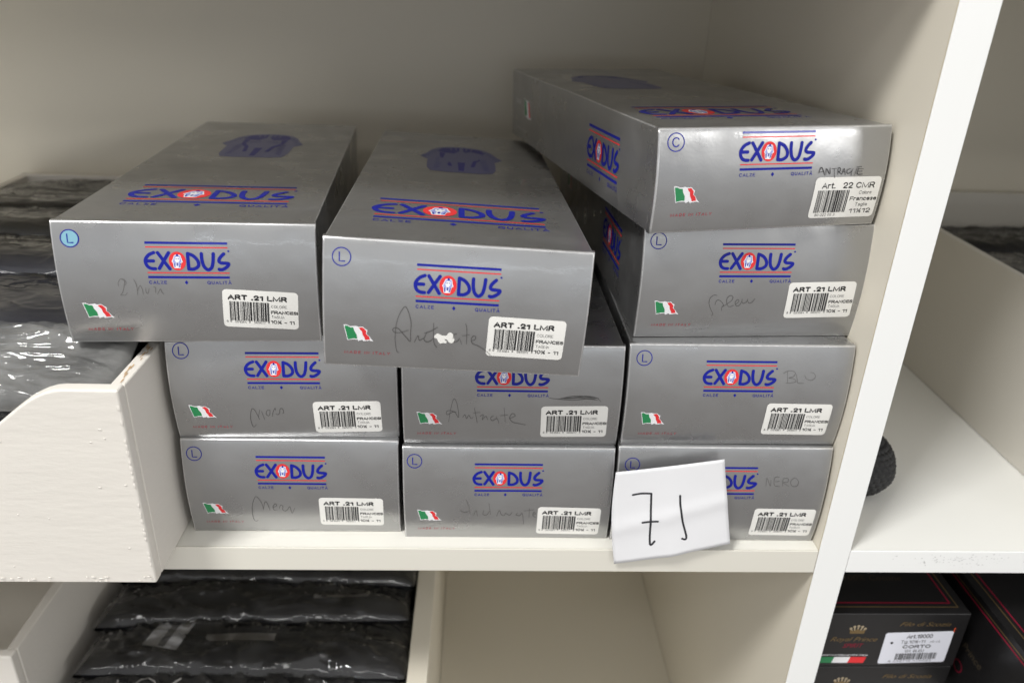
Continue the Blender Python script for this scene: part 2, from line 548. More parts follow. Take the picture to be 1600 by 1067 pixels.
# ------------------------------------------------------------------ shelf unit
unit = tag(empty('shelf_unit'), 'cream melamine shelf unit with white front edges holding all the boxes and trays', 'shelf unit')
DX0, DX1 = 0.2262, 0.2478
ZB = -0.0186
b = MB(); b.box(-0.95, 1.05, 0.456, 0.472, -0.62, 0.80, 'melamine'); b.build('back_panel', unit)
b = MB(); b.box(DX0, DX1, 0.0012, 0.4555, -0.62, 0.80, 'melamine'); dv = b.build('divider_panel', unit)
b = MB(); b.box(DX0, DX1, -0.0004, 0.0008, -0.62, 0.80, 'whiteband'); b.build('edge_band', dv, bevel=0.0004)
b = MB(); b.box(DX0 + 0.00005, DX1 - 0.0005, 0.00085, 0.00115, -0.62, 0.80, 'glue'); b.build('glue_line', dv)


b = MB(); b.box(0.80, 0.82, 0.0012, 0.4555, -0.62, 0.80, 'melamine'); dv = b.build('divider_panel', unit)  # unseen panel, added to keep the far-right lamp off the right compartment
b = MB(); b.box(0.80, 0.82, -0.0004, 0.0008, -0.62, 0.80, 'whiteband'); b.build('edge_band', dv, bevel=0.0004)


def shelf(x0, x1, zt, thick, band, top):
    b = MB(); b.box(x0, x1, 0.0011, 0.4555, zt - thick, zt, top); s = b.build('shelf_board', unit)
    b = MB(); b.box(x0, x1, -0.0003, 0.0010, zt - thick - 0.0001, zt + 0.0001, band); b.build('edge_band', s, bevel=0.0005)
    return s


main_board = shelf(-0.95, DX0 - 0.0004, 0, -ZB, 'band', 'boardtop')
right_board = shelf(DX1 + 0.0004, 0.7996, 0.0004, -ZB, 'whiteband', 'whiteboard')
shelf(-0.95, DX0 - 0.0004, 0.405, -ZB, 'band', 'melamine')
shelf(DX1 + 0.0004, 0.7996, 0.405, -ZB, 'whiteband', 'whiteboard')
shelf(-0.046, DX0 - 0.0004, -0.405, -ZB, 'band', 'melamine')
shelf(DX1 + 0.0004, 0.7996, -0.1848, -ZB, 'whiteband', 'whiteboard')
shelf(-0.95, -0.0641, -0.268, -ZB, 'band', 'melamine')
b = MB(); b.box(-0.0635, -0.0465, 0.01, 0.4555, -0.62, -0.190, 'melamine'); b.build('low_partition', unit, bevel=0.0006)
# grey scuffs rubbed into the right shelf's front edge
rnd = random.Random(5)
b = MB()
for i in range(95):
    x = 0.30 + rnd.gauss(0.028, 0.022)
    z = -0.006 + rnd.gauss(0, 0.0032) - (x - 0.3) * 0.02
    if not (0.262 < x < 0.40 and -0.0165 < z < -0.001):
        continue
    rr = rnd.uniform(0.0002, 0.0007)
    n = 6
    b.add([(x + rr * rnd.uniform(0.6, 2) * math.cos(k * 6.283 / n), -0.00045, z + rr * rnd.uniform(.4, .9) * math.sin(k * 6.283 / n)) for k in range(n)],
          [tuple(range(n))], 'scuff')
M['scuff'] = mat('grey_scuff', (0.66, 0.66, 0.65), 0.6)
b.build('scuff_marks', right_board)

# ------------------------------------------------------------------ silver sock boxes


def hump(z, H, B):
    t = min(max(z / H, 0), 1)
    return B * math.sin(math.pi * t) ** 0.8


def lg(px, py):
    """logo drawing grid -> mm about the logo centre"""
    x0 = px - (py - 75) * 0.1
    return (-22.2 + (x0 - 195) * 0.03843, 10.2 - (py - 73) * 0.041756)


LETTERS = [
    [(322, 205), (255, 235), (212, 290), (210, 340), (240, 395), (290, 420), (345, 424)],
    [(235, 318), (318, 317)],
    [(375, 205), (460, 312), (547, 424)],
    [(527, 205), (465, 310), (400, 420)],
    [(792, 212), (800, 300), (812, 424)],
    [(792, 212), (870, 242), (930, 300), (950, 355), (935, 395), (880, 424), (812, 424)],
    [(985, 212), (995, 300), (1025, 385), (1080, 432), (1130, 405), (1150, 330), (1152, 212)],
    [(1298, 213), (1250, 262), (1234, 308), (1262, 335), (1330, 340), (1372, 348), (1355, 385), (1300, 422), (1255, 430), (1240, 424)],
]


def logo(mb, put, s, cx, cz, h0=0.12, fine=True, wt=1.85):
    def pt(x, z, h):
        return put(cx + x * s, cz + z * s, h)
    for x0, x1, z, t, m in ((-22.2, 22.0, 10.2, 1.3, 'blue'), (-22.0, 22.0, 7.8, 0.62, 'red'),
                            (-22.2, 22.0, -6.7, 0.62, 'red'), (-22.2, 21.9, -9.3, 1.3, 'blue')):
        strip(mb, pt, x0, x1, z - t / 2, z + t / 2, h0, m)
    for k, L in enumerate(LETTERS):
        stroke(mb, pt, [lg(*q) for q in L], wt, h0 + 0.012 * k, 'blue', sub=6)
    c = lg(652, 316)
    ellipse(mb, pt, c[0], c[1], 4.55, 5.35, h0 + 0.02, 'red')
    G = lambda L: [lg(*q) for q in L]
    poly(mb, pt, G([(648, 222), (605, 238), (590, 280), (572, 322), (588, 338), (602, 395), (612, 412), (694, 412), (706, 340), (728, 328), (708, 280), (695, 238)]), h0 + 0.04, 'white')
    poly(mb, pt, G([(648, 232), (610, 246), (600, 285), (585, 322), (598, 336), (612, 400), (628, 400), (634, 335), (615, 305), (616, 268), (648, 252), (682, 268), (684, 305), (664, 335), (668, 400), (686, 400), (698, 336), (714, 324), (700, 285), (690, 246)]), h0 + 0.06, 'lilac')
    ellipse(mb, pt, *lg(648, 236), 0.6, 0.75, h0 + 0.08, 'blue', 12)
    poly(mb, pt, G([(640, 338), (660, 338), (658, 378), (650, 384), (643, 378)]), h0 + 0.08, 'blue')
    for q in ((634, 284), (666, 284)):
        ellipse(mb, pt, *lg(*q), 0.38, 0.22, h0 + 0.08, 'blue', 10)
    poly(mb, pt, G([(600, 345), (612, 345), (622, 398), (612, 398)]), h0 + 0.08, 'blue')
    poly(mb, pt, G([(690, 345), (700, 345), (690, 398), (680, 398)]), h0 + 0.08, 'blue')
    if fine:
        sans(mb, pt, 'CALZE', -22.1, -12.5, -13.35, 1.95, h0, 'blue', 0.17, gap=5)
        sans(mb, pt, 'QUALITÀ', 9.4, 22.6, -13.35, 1.95, h0, 'blue', 0.17, gap=5)
        poly(mb, pt, [(-1.9, -11.1), (-0.95, -12.35), (-1.9, -13.6), (-2.85, -12.35)], h0, 'blue')
        ellipse(mb, pt, 22.3, 5.9, 0.55, 0.55, h0, 'blue', 12)


def flag_print(mb, put, s=1.0, ox=0, oz=0, h0=0.12):
    def g(px, py):
        return (ox + s * (px - 245) * 0.02205, oz - s * ((py - 262) - (px - 245) * 0.055) * 0.0239)
    poly(mb, put, [g(*q) for q in [(245, 262), (320, 265), (400, 305), (480, 305), (540, 295), (600, 320), (710, 320), (760, 370), (820, 405), (800, 500), (860, 560), (900, 620), (975, 700), (880, 672), (720, 685), (690, 652), (595, 682), (575, 646), (430, 638), (335, 658)]], h0, 'white')
    poly(mb, put, [g(*q) for q in [(270, 292), (330, 290), (400, 330), (480, 338), (500, 420), (560, 520), (572, 625), (480, 615), (345, 635)]], h0 + 0.03, 'green')
    poly(mb, put, [g(*q) for q in [(608, 345), (700, 335), (740, 370), (790, 430), (785, 500), (850, 560), (885, 650), (765, 655), (740, 590), (700, 520), (685, 440), (640, 390)]], h0 + 0.03, 'red')


def emblem_print(mb, put, cx, cy):
    """crowned head emblem, 66 mm wide, 106 mm tall"""
    half = [(0, 53), (10, 52), (19, 46), (25, 34), (28, 20), (33, 5), (29, -3), (26.5, -6), (26.5, -20), (26, -38), (23, -50), (12, -53), (0, -53)]
    out = half + [(-x, y) for x, y in half[-2:0:-1]]
    poly(mb, put, [(cx + x, cy + y) for x, y in out], 0.12, 'dusk')
    for sgn in (1, -1):
        def P(L):
            return [(cx + sgn * x, cy + y) for x, y in L]
        poly(mb, put, P([(1.5, 50), (16, 44), (20, 30), (13, 24), (6, 22), (1.5, 34)]), 0.15, 'deep')
        poly(mb, put, P([(13, 22), (18, 26), (17, 4), (12, -10), (10, -30), (7, -30), (9, -8), (14, 6)]), 0.15, 'deep')
        for k in range(4):
            stroke(mb, put, P([(19 + k * 2.2, 33 - k * 8), (23 + k * 2.4, 30 - k * 8)]), 1.2, 0.15, 'deep', sub=1)
        stroke(mb, put, P([(3, 12), (8, 13), (11, 11)]), 1.6, 0.15, 'deep')
    poly(mb, put, [(cx - 3, cy - 14), (cx + 3, cy - 14), (cx + 2, cy - 46), (cx - 2, cy - 46)], 0.15, 'deep')
    for k in range(7):
        for sgn in (1, -1):
            stroke(mb, put, [(cx + sgn * (13.5 + 0.6 * k), cy + 2 - 6.4 * k), (cx + sgn * (19.5 + 0.2 * k), cy - 1 - 6.6 * k)], 1.1, 0.18, 'deep', sub=1)
    for k in range(5):
        stroke(mb, put, [(cx - 8 + 4 * k, cy + 38), (cx - 9.6 + 4.8 * k, cy + 50)], 1.0, 0.18, 'dusk', sub=1)


def barcode(mb, put, x0, x1, z0, z1, h, seed, guards=()):
    rd = random.Random(seed)
    x = x0
    while x < x1 - 0.2:
        wd = rd.choice((0.25, 0.33, 0.5, 0.8, 1.1))
        wd = min(wd, x1 - x)
        strip(mb, put, x, x + wd, z0, z1, h, rd.choice(('black', 'black', 'greytext')), nx=1, ny=6)
        x += wd + rd.choice((0.25, 0.35, 0.35, 0.6))
    for g in guards:
        strip(mb, put, g, g + 0.25, z0 - 1.3, z0, h, 'black', nx=1, ny=1)
        strip(mb, put, g + 0.5, g + 0.75, z0 - 1.3, z0, h, 'black', nx=1, ny=1)


BOXES = {
'B1':((-128.40,16.74,0.31),(0.28,-0.06,0.08),(138.74,353.2,72.99)),
'B2':((13.05,11.79,-0.14),(-0.15,-0.06,-0.26),(137.67,353.2,72.72)),
'B3':((154.07,10.51,0.19),(-0.04,-0.05,-0.18),(141.00,353.2,75.41)),
'M1':((-128.35,20.54,72.75),(1.61,-0.00,0.04),(139.60,353.2,67.75)),
'M2':((13.46,15.94,72.23),(0.05,-0.02,-0.15),(137.64,353.2,71.66)),
'M3':((154.93,14.20,75.55),(0.08,-0.16,-0.43),(140.79,353.2,71.85)),
'T3':((157.16,26.64,147.22),(2.44,-0.15,-0.31),(139.79,353.2,73.28)),
'A':((154.52,15.47,220.65),(10.74,-1.47,-0.51),(141.11,350.8,57.48)),
'L':((-172.94,9.10,145.35),(4.64,-1.24,0.85),(141.44,353.2,72.48)),
'C':((-22.10,-26.41,147.42),(1.60,-1.69,2.86),(141.73,353.2,72.90)),
}

HAND = {'L':[[(-38.8,36.2),(-38.8,38),(-37.6,40.1),(-36.4,40.5),(-35.2,39.8),(-35.5,38),(-36.2,35.1),(-37.2,32.5),(-38.5,30.9),(-37.2,30.8),(-36,30.9),(-34.7,32.2)],[(-36.6,40),(-34.8,39.3),(-34.6,38),(-35.3,36.7)],[(-30.3,40.4),(-29.4,38),(-29.1,35.2),(-29.4,31.1)],[(-29.1,33.1),(-28,35.7),(-27.1,36.5),(-26.4,34.3),(-26.2,31.2)],[(-24.4,35.2),(-24.6,33.1),(-23.9,31.8),(-23.2,32.9),(-22.7,34.9)],[(-20.2,35.8),(-19.2,35.5),(-19.5,32.3)],[(-18.6,31.4),(-17.4,33.5),(-16.5,34.6),(-15.9,32.6),(-15.1,31.4)]],'M1':[[(-20.2,11.1),(-21.9,9.2),(-22.8,10.7),(-23.2,15.2),(-22.7,19.5),(-21.5,23.2),(-20.2,22.9),(-18.9,19.8),(-17.7,15.2)],[(-18,17.7),(-16.8,22.6)],[(-15.7,21.4),(-14.5,15.2)],[(-10.7,22.3),(-12.2,22),(-13.1,19.5),(-11.9,18),(-10.9,19.2),(-10.4,22.3)],[(-9.6,17.4),(-8.6,21.1),(-7.1,23.8),(-7.1,22)],[(-7,19.5),(-5.9,18.9),(-4.7,20.2),(-4.4,22.3),(-3.4,23.7),(-2.2,22.3),(-2.3,20.2),(-3,19.8)]],'B1':[[(-25.5,11),(-26.9,9.9),(-28.2,11.7),(-28.5,17.8),(-27.4,25.3),(-24.9,31.2),(-23.1,29.8),(-21.4,25.8),(-20.8,20)],[(-20.8,21.3),(-19.1,27),(-17.7,25.4),(-16.6,20)],[(-14.6,22.2),(-11.9,23.8),(-12.7,25.5),(-14.3,23),(-13.9,20.1),(-12,20.1)],[(-10.6,20.9),(-9.3,24.3),(-7.8,23.5),(-8.2,20.5),(-6.7,19.3),(-5,20.6),(-3.3,23.1),(-2.5,17.6),(-1.3,19.3),(-0.1,21.9)]],'M2':[[(-39.8,18.4),(-38.7,27),(-36.6,35.6),(-34.5,32),(-33.5,22),(-36.3,26.2),(-40.5,24),(-41.2,26.1),(-39.1,27.2),(-34.9,25.8)],[(-31,22),(-29.6,24.2),(-28.5,21.2),(-27.1,23.8),(-25.7,21.2),(-24.3,22.5)],[(-23.7,29.3),(-22.1,20.4),(-21.8,17.8)],[(-24.3,25.5),(-20.1,26)],[(-20.1,23),(-18,24.3),(-18.6,20.4),(-16.5,23.1),(-15,20.1)],[(-11.6,23.6),(-13.3,21.8),(-12.2,19.7),(-9.4,21.4),(-7.9,17.9)],[(-9.8,23.1),(-9.4,21)],[(-5,29.5),(-4,18.9)],[(-7.3,23.6),(-2.4,24.5)],[(-1.6,21.5),(2.2,23.7),(0.4,25.4),(-1.3,22.4),(0.6,18.9),(4.9,17.7),(8.9,16.8)],[(23.1,37.2),(28.8,36.5),(39.3,37.8),(46.3,38.7),(52.7,37.6),(55.7,34.9)],[(28.8,36.1),(35.7,38.2),(42.7,38.7),(49.8,38)],[(30.2,36.1),(39.4,35.8),(46.4,36.7),(53.5,36)],[(32.3,36.6),(42.9,37.1),(52,36.8)],[(30.2,36.9),(42.8,37.9),(54.1,37.3)]],'B2':[[(-27.5,34.1),(-26,29.4),(-24.9,22.3)],[(-31.3,25.6),(-29,23.9),(-26,24.8)],[(-22.6,21.2),(-20.9,25.6),(-20,20.6)],[(-15.8,25.7),(-16.4,22.4),(-14,21.8),(-12,25.2)],[(-12.5,31.6),(-11.3,22.4)],[(-7.2,20.7),(-5.6,25.8),(-4.2,22.5),(-2.5,21.3),(-1.3,23.6)],[(-1.3,23.6),(1.3,21.7),(3,24.2)],[(6.8,23.7),(5.6,22),(8.2,21.4),(9.9,23.1),(11.1,13.9)],[(14.4,27.6),(14.5,19.8)],[(11,25.4),(17.4,26.5)],[(17.2,22.1),(18.8,23.2),(17.5,24.3),(17,21.5),(19,19.8)]],'C':[[(-30.2,10.5),(-31.4,11.1),(-32.2,15.6),(-32.5,20.9),(-31.9,28.3),(-30.3,33.9),(-27.7,38.1),(-25.8,35.4),(-24.2,29.2),(-24.3,23.2),(-24.3,17.9),(-26.1,19.6),(-28.5,22.5),(-30.8,25.2),(-32.8,25.5),(-33.9,24.3),(-32.7,22.9),(-30,22.8),(-25.5,24.6)],[(-22.2,17.3),(-20.7,20.8),(-20,21.2),(-19.5,18.8),(-18,19.6),(-16.5,20.6)],[(-15.4,24.1),(-17,19.7),(-15.6,18),(-13.7,18.5),(-11.8,20.4)],[(-12.2,29.9),(-11.7,18.6),(-9.8,14.7)],[(-16.9,23.2),(-13.5,24.7),(-9.9,27.3)],[(0.5,23.8),(-1,23.2),(-1.3,21)],[(-1,18.4),(1.1,19.4),(2.2,21.2)],[(2.6,20.4),(3.4,17.7)],[(5,30.3),(5.8,26.7),(6.1,17.9)],[(3.5,22.8),(7.5,23.7)],[(8.5,20),(10.4,20.8),(10.9,22.6),(9.5,23),(8.5,20.7),(9.4,18.5),(12.2,17.3),(15.5,15.3),(19.7,12)]],'T3':[[(-21.6,29.3),(-23.6,29.6),(-25.6,27.8),(-26,24.8),(-25.2,22.1),(-23.6,19),(-22.4,17.1),(-22.8,15.5)],[(-22,23.1),(-21.8,25.1),(-20.8,26.3),(-18.7,25.5),(-16.7,22.9),(-17.5,21.3),(-17.1,19)],[(-17.5,21.5),(-14.6,23.6),(-12.2,25.9),(-11.7,28.3),(-13.4,29.3),(-15.2,27.4),(-14.6,23.6),(-12.8,21.7),(-10.2,22.8)],[(-9.2,23.2),(-7.5,25.5),(-8.4,26.6),(-9.7,24.8),(-8.7,22.5),(-7,22.5),(-5.7,25.1),(-5.7,27)],[(-5.5,25.1),(-4.5,24),(-2.6,25.1),(-2.2,27)],[(-2,25.9),(-1,24.2),(0.7,24.7),(2.3,27.2)]],'M3':[[(29.1,55.2),(30.3,47.5)],[(26.8,53.9),(29.3,55.5),(32.3,55.5),(34.2,54.3),(33.5,52),(30.6,50.9),(33.7,50.4),(35.5,48.5),(31.7,47.5),(29.3,47.5)],[(35.1,53.3),(36.4,48.5),(37.2,47.4),(40.6,47.4)],[(40.3,52.8),(41.9,50.5),(44.8,49.4),(46.8,50.6),(47.2,52.5),(45.6,54.4),(43.7,54.7)]],'B3':[[(29.1,48),(29,53.9),(32,48),(31.8,52.7)],[(37.2,54.8),(34.2,54.2),(34.7,48.6),(38.3,47.7)],[(34.9,51.3),(37.7,51.6)],[(40.3,48),(40,53.4),(43.1,53.7),(43.2,51.1),(40.4,50.7),(44.6,47.8)],[(47.2,54.3),(45.2,51.7),(46.6,48.1),(49.8,48.1),(50.5,51.4),(48.3,54),(46.9,54.3)]],'A':[[(26.6,31.9),(27.9,35.2),(30.8,30.6)],[(27.1,32.4),(29.6,33)],[(31.3,31.1),(31.1,34.4),(33.7,31.4),(33.3,34.9)],[(34.7,34.2),(37.5,34.4)],[(36.2,34.3),(37.1,29.2)],[(38.8,30.9),(38.6,34.6),(40,34.2),(39.9,32.7),(39,32.6),(41.4,31)],[(41.4,30.8),(42.3,34.2),(43.6,30.6)],[(41.5,32.3),(43.2,32.5)],[(46.4,34.1),(44.4,33.1),(44.8,31.4),(46.4,31.7),(47.4,32.7),(48.1,34)],[(47.5,33),(47.5,30.2)],[(49.7,30.6),(50.4,34.1)],[(50.3,34.8),(53.3,35.1)],[(51.5,34.3),(51.4,30.9),(54.7,30.8)],[(51.4,33.9),(54.7,33.7)],[(51.5,32.4),(54.2,32.5)]]}
BLOB = [(-11.6, 21.3), (-11.1, 22.6), (-9.6, 23.6), (-8.0, 22.8), (-6.8, 22.5), (-4.9, 22.6), (-4.2, 23.9), (-2.7, 24.5), (-1.6, 23.6), (-1.0, 21.9), (-0.6, 20.0), (-1.4, 18.3), (-2.7, 18.0), (-3.9, 19.1), (-4.6, 19.9), (-5.6, 20.3), (-5.7, 19.9), (-4.7, 19.0), (-5.1, 17.9), (-6.6, 17.9), (-8.2, 17.5), (-9.4, 18.8), (-10.0, 20.3), (-11.2, 20.7)]
# sticker: lower-left corner (mm), slope in degrees;  top-edge extras: rise at the right, drop at the back
EXTRA = {
    'B1': dict(st=(15.9, 7.0, -0.6), fr='FRANCES'), 'B2': dict(st=(19.8, 5.0, -1.0), fr='FRANCES'),
    'B3': dict(st=(24.4, 6.0, -0.9), fr='FRANCES'), 'M1': dict(st=(16.7, 4.6, 1.0), rise=7, drop=7, fr='FRANCESI'),
    'M2': dict(st=(18.8, 7.2, 1.0), drop=10, fr='FRANCESI'), 'M3': dict(st=(19.6, 9.3, -0.8), fr='FRANCESI'),
    'T3': dict(st=(22.6, 13.8, 1.2), drop=9, fr='FRANCES'), 'A': dict(st=(25.6, 5.6, -0.4)),
    'L': dict(st=(15.6, 11.0, -3.2), fr='FRANCESI'), 'C': dict(st=(16.9, 11.4, -0.9), fr='FRANCES'),
}
LABELS = {
    'B1': 'silver sock box at the stack bottom beside the white painted tray, faint pencilled Nero',
    'B2': 'silver sock box in the middle of the bottom row, nearly erased pencil word',
    'B3': 'silver sock box on the shelf partly covered by the white paper number card',
    'M1': 'silver sock box on the second layer beside the white tray, pencilled Nero under its logo',
    'M2': 'silver sock box with Antracite in pencil and a dark scribble above its barcode label',
    'M3': 'silver sock box with BLO pressed into the board, below the box marked Bleu',
    'T3': 'silver sock box with Bleu in pencil, directly under the thin box marked C',
    'A': 'thin silver sock box turned at an angle on top, marked C, ANTRACITE in black pen',
    'L': 'silver sock box over the tray, pencilled 2 neri, pale blue dot under its letter L',
    'C': 'silver sock box jutting out over the others, large pencilled Antracite, torn white patch',
}
HANDS = {'L': ('faint', 0.34), 'M1': ('pencil', 0.36), 'B1': ('pencil', 0.36), 'M2': ('pencil', 0.30), 'B2': ('faint', 0.45),
         'C': ('pencil', 0.33), 'T3': ('pencil', 0.30), 'M3': ('faint', 0.32), 'B3': ('faint', 0.40), 'A': ('pen', 0.40)}


def sock_box(key):
    (lx, ly, lz), (yaw, pit, rol), (W, D, H) = BOXES[key]
    ex = EXTRA[key]
    rise, drop = ex.get('rise', 0), ex.get('drop', 0)
    short = key == 'A'
    Bq = 3.0 if short else 4.0
    root = empty('sock_box', (lx * MM, ly * MM, lz * MM))
    Rm = Matrix.Rotation(R(yaw), 3, 'Z') @ Matrix.Rotation(R(pit), 3, 'X') @ Matrix.Rotation(R(rol), 3, 'Y')
    root.rotation_euler = Rm.to_euler()
    tag(root, LABELS[key], 'box', 'silver sock boxes stacked on the shelf')
    sd = sum(map(ord, key))

    def top_z(x, y):
        s = noise.noise(Vector((x * 0.012 + sd, y * 0.009, 3.3))) * 0.7 * math.sin(math.pi * min(max(y / D, 0), 1))
        return H - 0.25 + rise * (x / W + 0.5) - drop * y / D + s

    # carton: open grid of profile points, front inset behind the front panel
    nx, ny, ins = 14, 24, 0.7
    mb = MB()
    xs = [(-W / 2 + ins) + (W - 2 * ins) * i / nx for i in range(nx + 1)]
    ys = [1.2 + (D - 1.2) * (j / ny) ** 1.3 for j in range(ny + 1)]
    V = lambda x, y, z: (x * MM, y * MM, z * MM)
    mb.add([V(x, y, top_z(x, y)) for y in ys for x in xs],
           [(j * (nx + 1) + i, j * (nx + 1) + i + 1, (j + 1) * (nx + 1) + i + 1, (j + 1) * (nx + 1) + i) for j in range(ny) for i in range(nx)], 'silver')
    for x in (xs[0], xs[-1]):
        sgn = -1 if x < 0 else 1
        nz_ = 6
        vs = []
        for y in ys:
            for k in range(nz_ + 1):
                t = k / nz_
                vs.append(V(x, y, 0.2 + (top_z(x, y) - 0.2) * t))
        fs = [(j * (nz_ + 1) + k, (j + 1) * (nz_ + 1) + k, (j + 1) * (nz_ + 1) + k + 1, j * (nz_ + 1) + k + 1) for j in range(ny) for k in range(nz_)]
        mb.add(vs, fs, 'silver')
    mb.add([V(x, y, 0.2) for y in (ys[0], ys[-1]) for x in (xs[0], xs[-1])], [(0, 2, 3, 1)], 'silver')
    mb.add([V(x, ys[-1], z) for x in xs for z in (0.2, top_z(x, ys[-1]))], [(2 * i, 2 * i + 2, 2 * i + 3, 2 * i + 1) for i in range(nx)], 'silver')
    mb.add([V(x, ys[0], z) for x in xs for z in (0.2, top_z(x, ys[0]))], [(2 * i, 2 * i + 2, 2 * i + 3, 2 * i + 1) for i in range(nx)], 'silver')
    body = mb.build('carton', root, bevel=0.0007, seg=2, angle=50, edge_mat='silveredge')

    # front panel: bowed sheet wrapping back along both sides
    nzf, lip = 22, 3.6
    mb = MB()

    def fz(x, z):
        k = max(0.0, (z - (H - 6)) / 6)
        return z + rise * (x / W + 0.5) * k
    nxf = 10
    fx = [-W / 2 + W * i / nxf for i in range(nxf + 1)]
    zs = [H * k / nzf for k in range(nzf + 1)]

    def wob(x, z):
        return 0.28 * noise.noise(Vector((x * 0.02 + sd * 1.7, z * 0.03, 0.5))) * math.sin(math.pi * z / H)
    F = lambda x, z: V(x, -hump(z, H, Bq) - wob(x, z), fz(x, z))
    mb.add([F(x, z) for z in zs for x in fx],
           [(j * (nxf + 1) + i, j * (nxf + 1) + i + 1, (j + 1) * (nxf + 1) + i + 1, (j + 1) * (nxf + 1) + i) for j in range(nzf) for i in range(nxf)], 'silver')
    for x in (fx[0], fx[-1]):
        bk = lip + (1.2 if x < 0 else 0)
        mb.add([F(x, z) for z in zs] + [V(x, bk - 0.9 * hump(z, H, Bq), fz(x, z)) for z in zs],
               [(k, k + 1, nzf + 1 + k + 1, nzf + 1 + k) for k in range(nzf)], 'silver')
    for z in (zs[0], zs[-1]):
        mb.add([F(x, z) for x in fx] + [V(x, lip if z else 1.0, fz(x, z) + (0.02 if z else 0)) for x in fx],
               [(i, i + 1, nxf + 1 + i + 1, nxf + 1 + i) for i in range(nxf)], 'silver')
    panel = mb.build('front_panel', root, bevel=0.0012, seg=3, angle=45, edge_mat='silveredge')

    def pf(x, z, h):
        # slope of the bow, so that ink stays the same height above it
        return V(x, -hump(z, H, Bq) - wob(x, z) - h * 1.06, fz(x, z))

    def pt(x, y, h):
        return V(x, y, top_z(x, y) + h)

    def ps(c):
        return lambda u, z, h: V(-W / 2 + ins - h, c - u, z)

    # front printing
    dz = -6.6 if short else 0.0
    mb = MB(); logo(mb, pf, 1.0, 0, 51 + dz); mb.build('logo', panel)
    mb = MB()
    mx, mz = (-60.6, 50.2) if short else (-61.0, 63.0)
    if key == 'M1':
        mx, mz = -60.3, 62.2
    if key == 'L':
        ellipse(mb, pf, mx, mz, 4.3, 4.3, 0.10, 'skydot')
    ring(mb, pf, mx, mz, 4.7, 0.55, 0.13, 'blue')
    if short:
        sans(mb, pf, 'C', mx - 2.2, mx + 2.2, mz - 2.6, 5.2, 0.14, 'blue', 0.12)
    else:
        sans(mb, pf, 'L', mx - 1.5, mx + 1.9, mz - 2.6, 5.2, 0.14, 'blue', 0.13)
    mb.build('size_mark', panel)
    mb = MB(); flag_print(mb, pf, 1.0, -59.9, 26.0 + (1.0 if short else 0)); mb.build('flag_print', panel)
    mb = MB(); sans(mb, pf, 'MADE IN ITALY', -59.8, -35.3, 8.4 + (1.4 if short else 0), 1.75, 0.12, 'darkred', 0.16, gap=6, shear=0.12); mb.build('origin_print', panel)

    # barcode sticker
    sx, sz, sl = ex['st']
    ca, sa = math.cos(R(sl)), math.sin(R(sl))
    def pk(u, v, h):
        return pf(sx + u * ca - v * sa, sz + u * sa + v * ca, h)
    mb = MB()
    roundrect(mb, pk, 42.3, 24.0, 2.3, 0.22, 'sticker')
    hh = 0.29
    if short:
        sans(mb, pk, 'Art.', 4.6, 13.4, 17.4, 3.5, hh, 'black', 0.17)
        sans(mb, pk, '22 CMR', 18.0, 38.6, 17.4, 3.5, hh, 'black', 0.18)
        barcode(mb, pk, 2.8, 23.0, 3.2, 16.4, hh, 77)
        sans(mb, pk, '80 022 05 3', 4.2, 17.2, 1.0, 1.6, hh, 'greytext', 0.12)
        sans(mb, pk, 'Colore', 29.4, 37.6, 13.8, 2.1, hh, 'greytext', 0.11)
        sans(mb, pk, 'Francese', 24.4, 41.9, 10.0, 2.5, hh, 'black', 0.19)
        sans(mb, pk, 'Taglia', 28.8, 36.7, 6.7, 2.1, hh, 'greytext', 0.11)
        sans(mb, pk, '11½12', 26.0, 40.0, 2.5, 2.8, hh, 'black', 0.17)
    else:
        sans(mb, pk, 'ART .21 LMR', 2.9, 36.0, 17.7, 3.35, hh, 'black', 0.28, gap=3.4)
        barcode(mb, pk, 3.7, 26.0, 4.4, 16.7, hh, 40, guards=(3.7, 14.2, 25.0))
        sans(mb, pk, '8', 1.6, 2.6, 3.0, 1.4, hh, 'greytext', 0.13)
        sans(mb, pk, '051084', 6.2, 12.8, 2.8, 1.45, hh, 'greytext', 0.13)
        sans(mb, pk, '565017', 16.9, 23.4, 2.8, 1.45, hh, 'greytext', 0.13)
        sans(mb, pk, 'COLORE', 26.9, 35.8, 13.6, 1.75, hh, 'greytext', 0.11)
        sans(mb, pk, ex['fr'], 26.7, 42.0, 9.7, 2.15, hh, 'black', 0.24)
        sans(mb, pk, 'TAGLIA', 27.0, 34.4, 6.9, 1.75, hh, 'greytext', 0.11)
        sans(mb, pk, '10½ - 11', 26.4, 40.0, 3.2, 2.4, hh, 'black', 0.19)
    mb.build('barcode_sticker', panel)

    # handwriting
    hm, hw = HANDS[key]
    mb = MB()
    for k, s_ in enumerate(HAND[key]):
        stroke(mb, pf, s_, hw, (0.32 if short or key == 'C' else 0.15) + 0.006 * k, hm, sub=6, taper=0.35)
    mb.build('handwriting', panel)
    if key == 'C':
        mb = MB(); poly(mb, pf, smooth_line(BLOB + BLOB[:1], 3)[:-1], 0.16, 'sticker'); mb.build('torn_patch', panel)
    if key in ('M2', 'B2', 'L', 'T3', 'A', 'C'):
        pass
    # top and side printing
    if key in ('A', 'L', 'C'):
        mb = MB(); logo(mb, pt, *{'A': (2.12, -8, 61), 'L': (2.17, 1, 66), 'C': (2.24, 0, 67)}[key], wt=1.65); mb.build('logo', body)
        mb = MB(); emblem_print(mb, pt, -13 if short else 0.5, 238); mb.build('emblem', body)
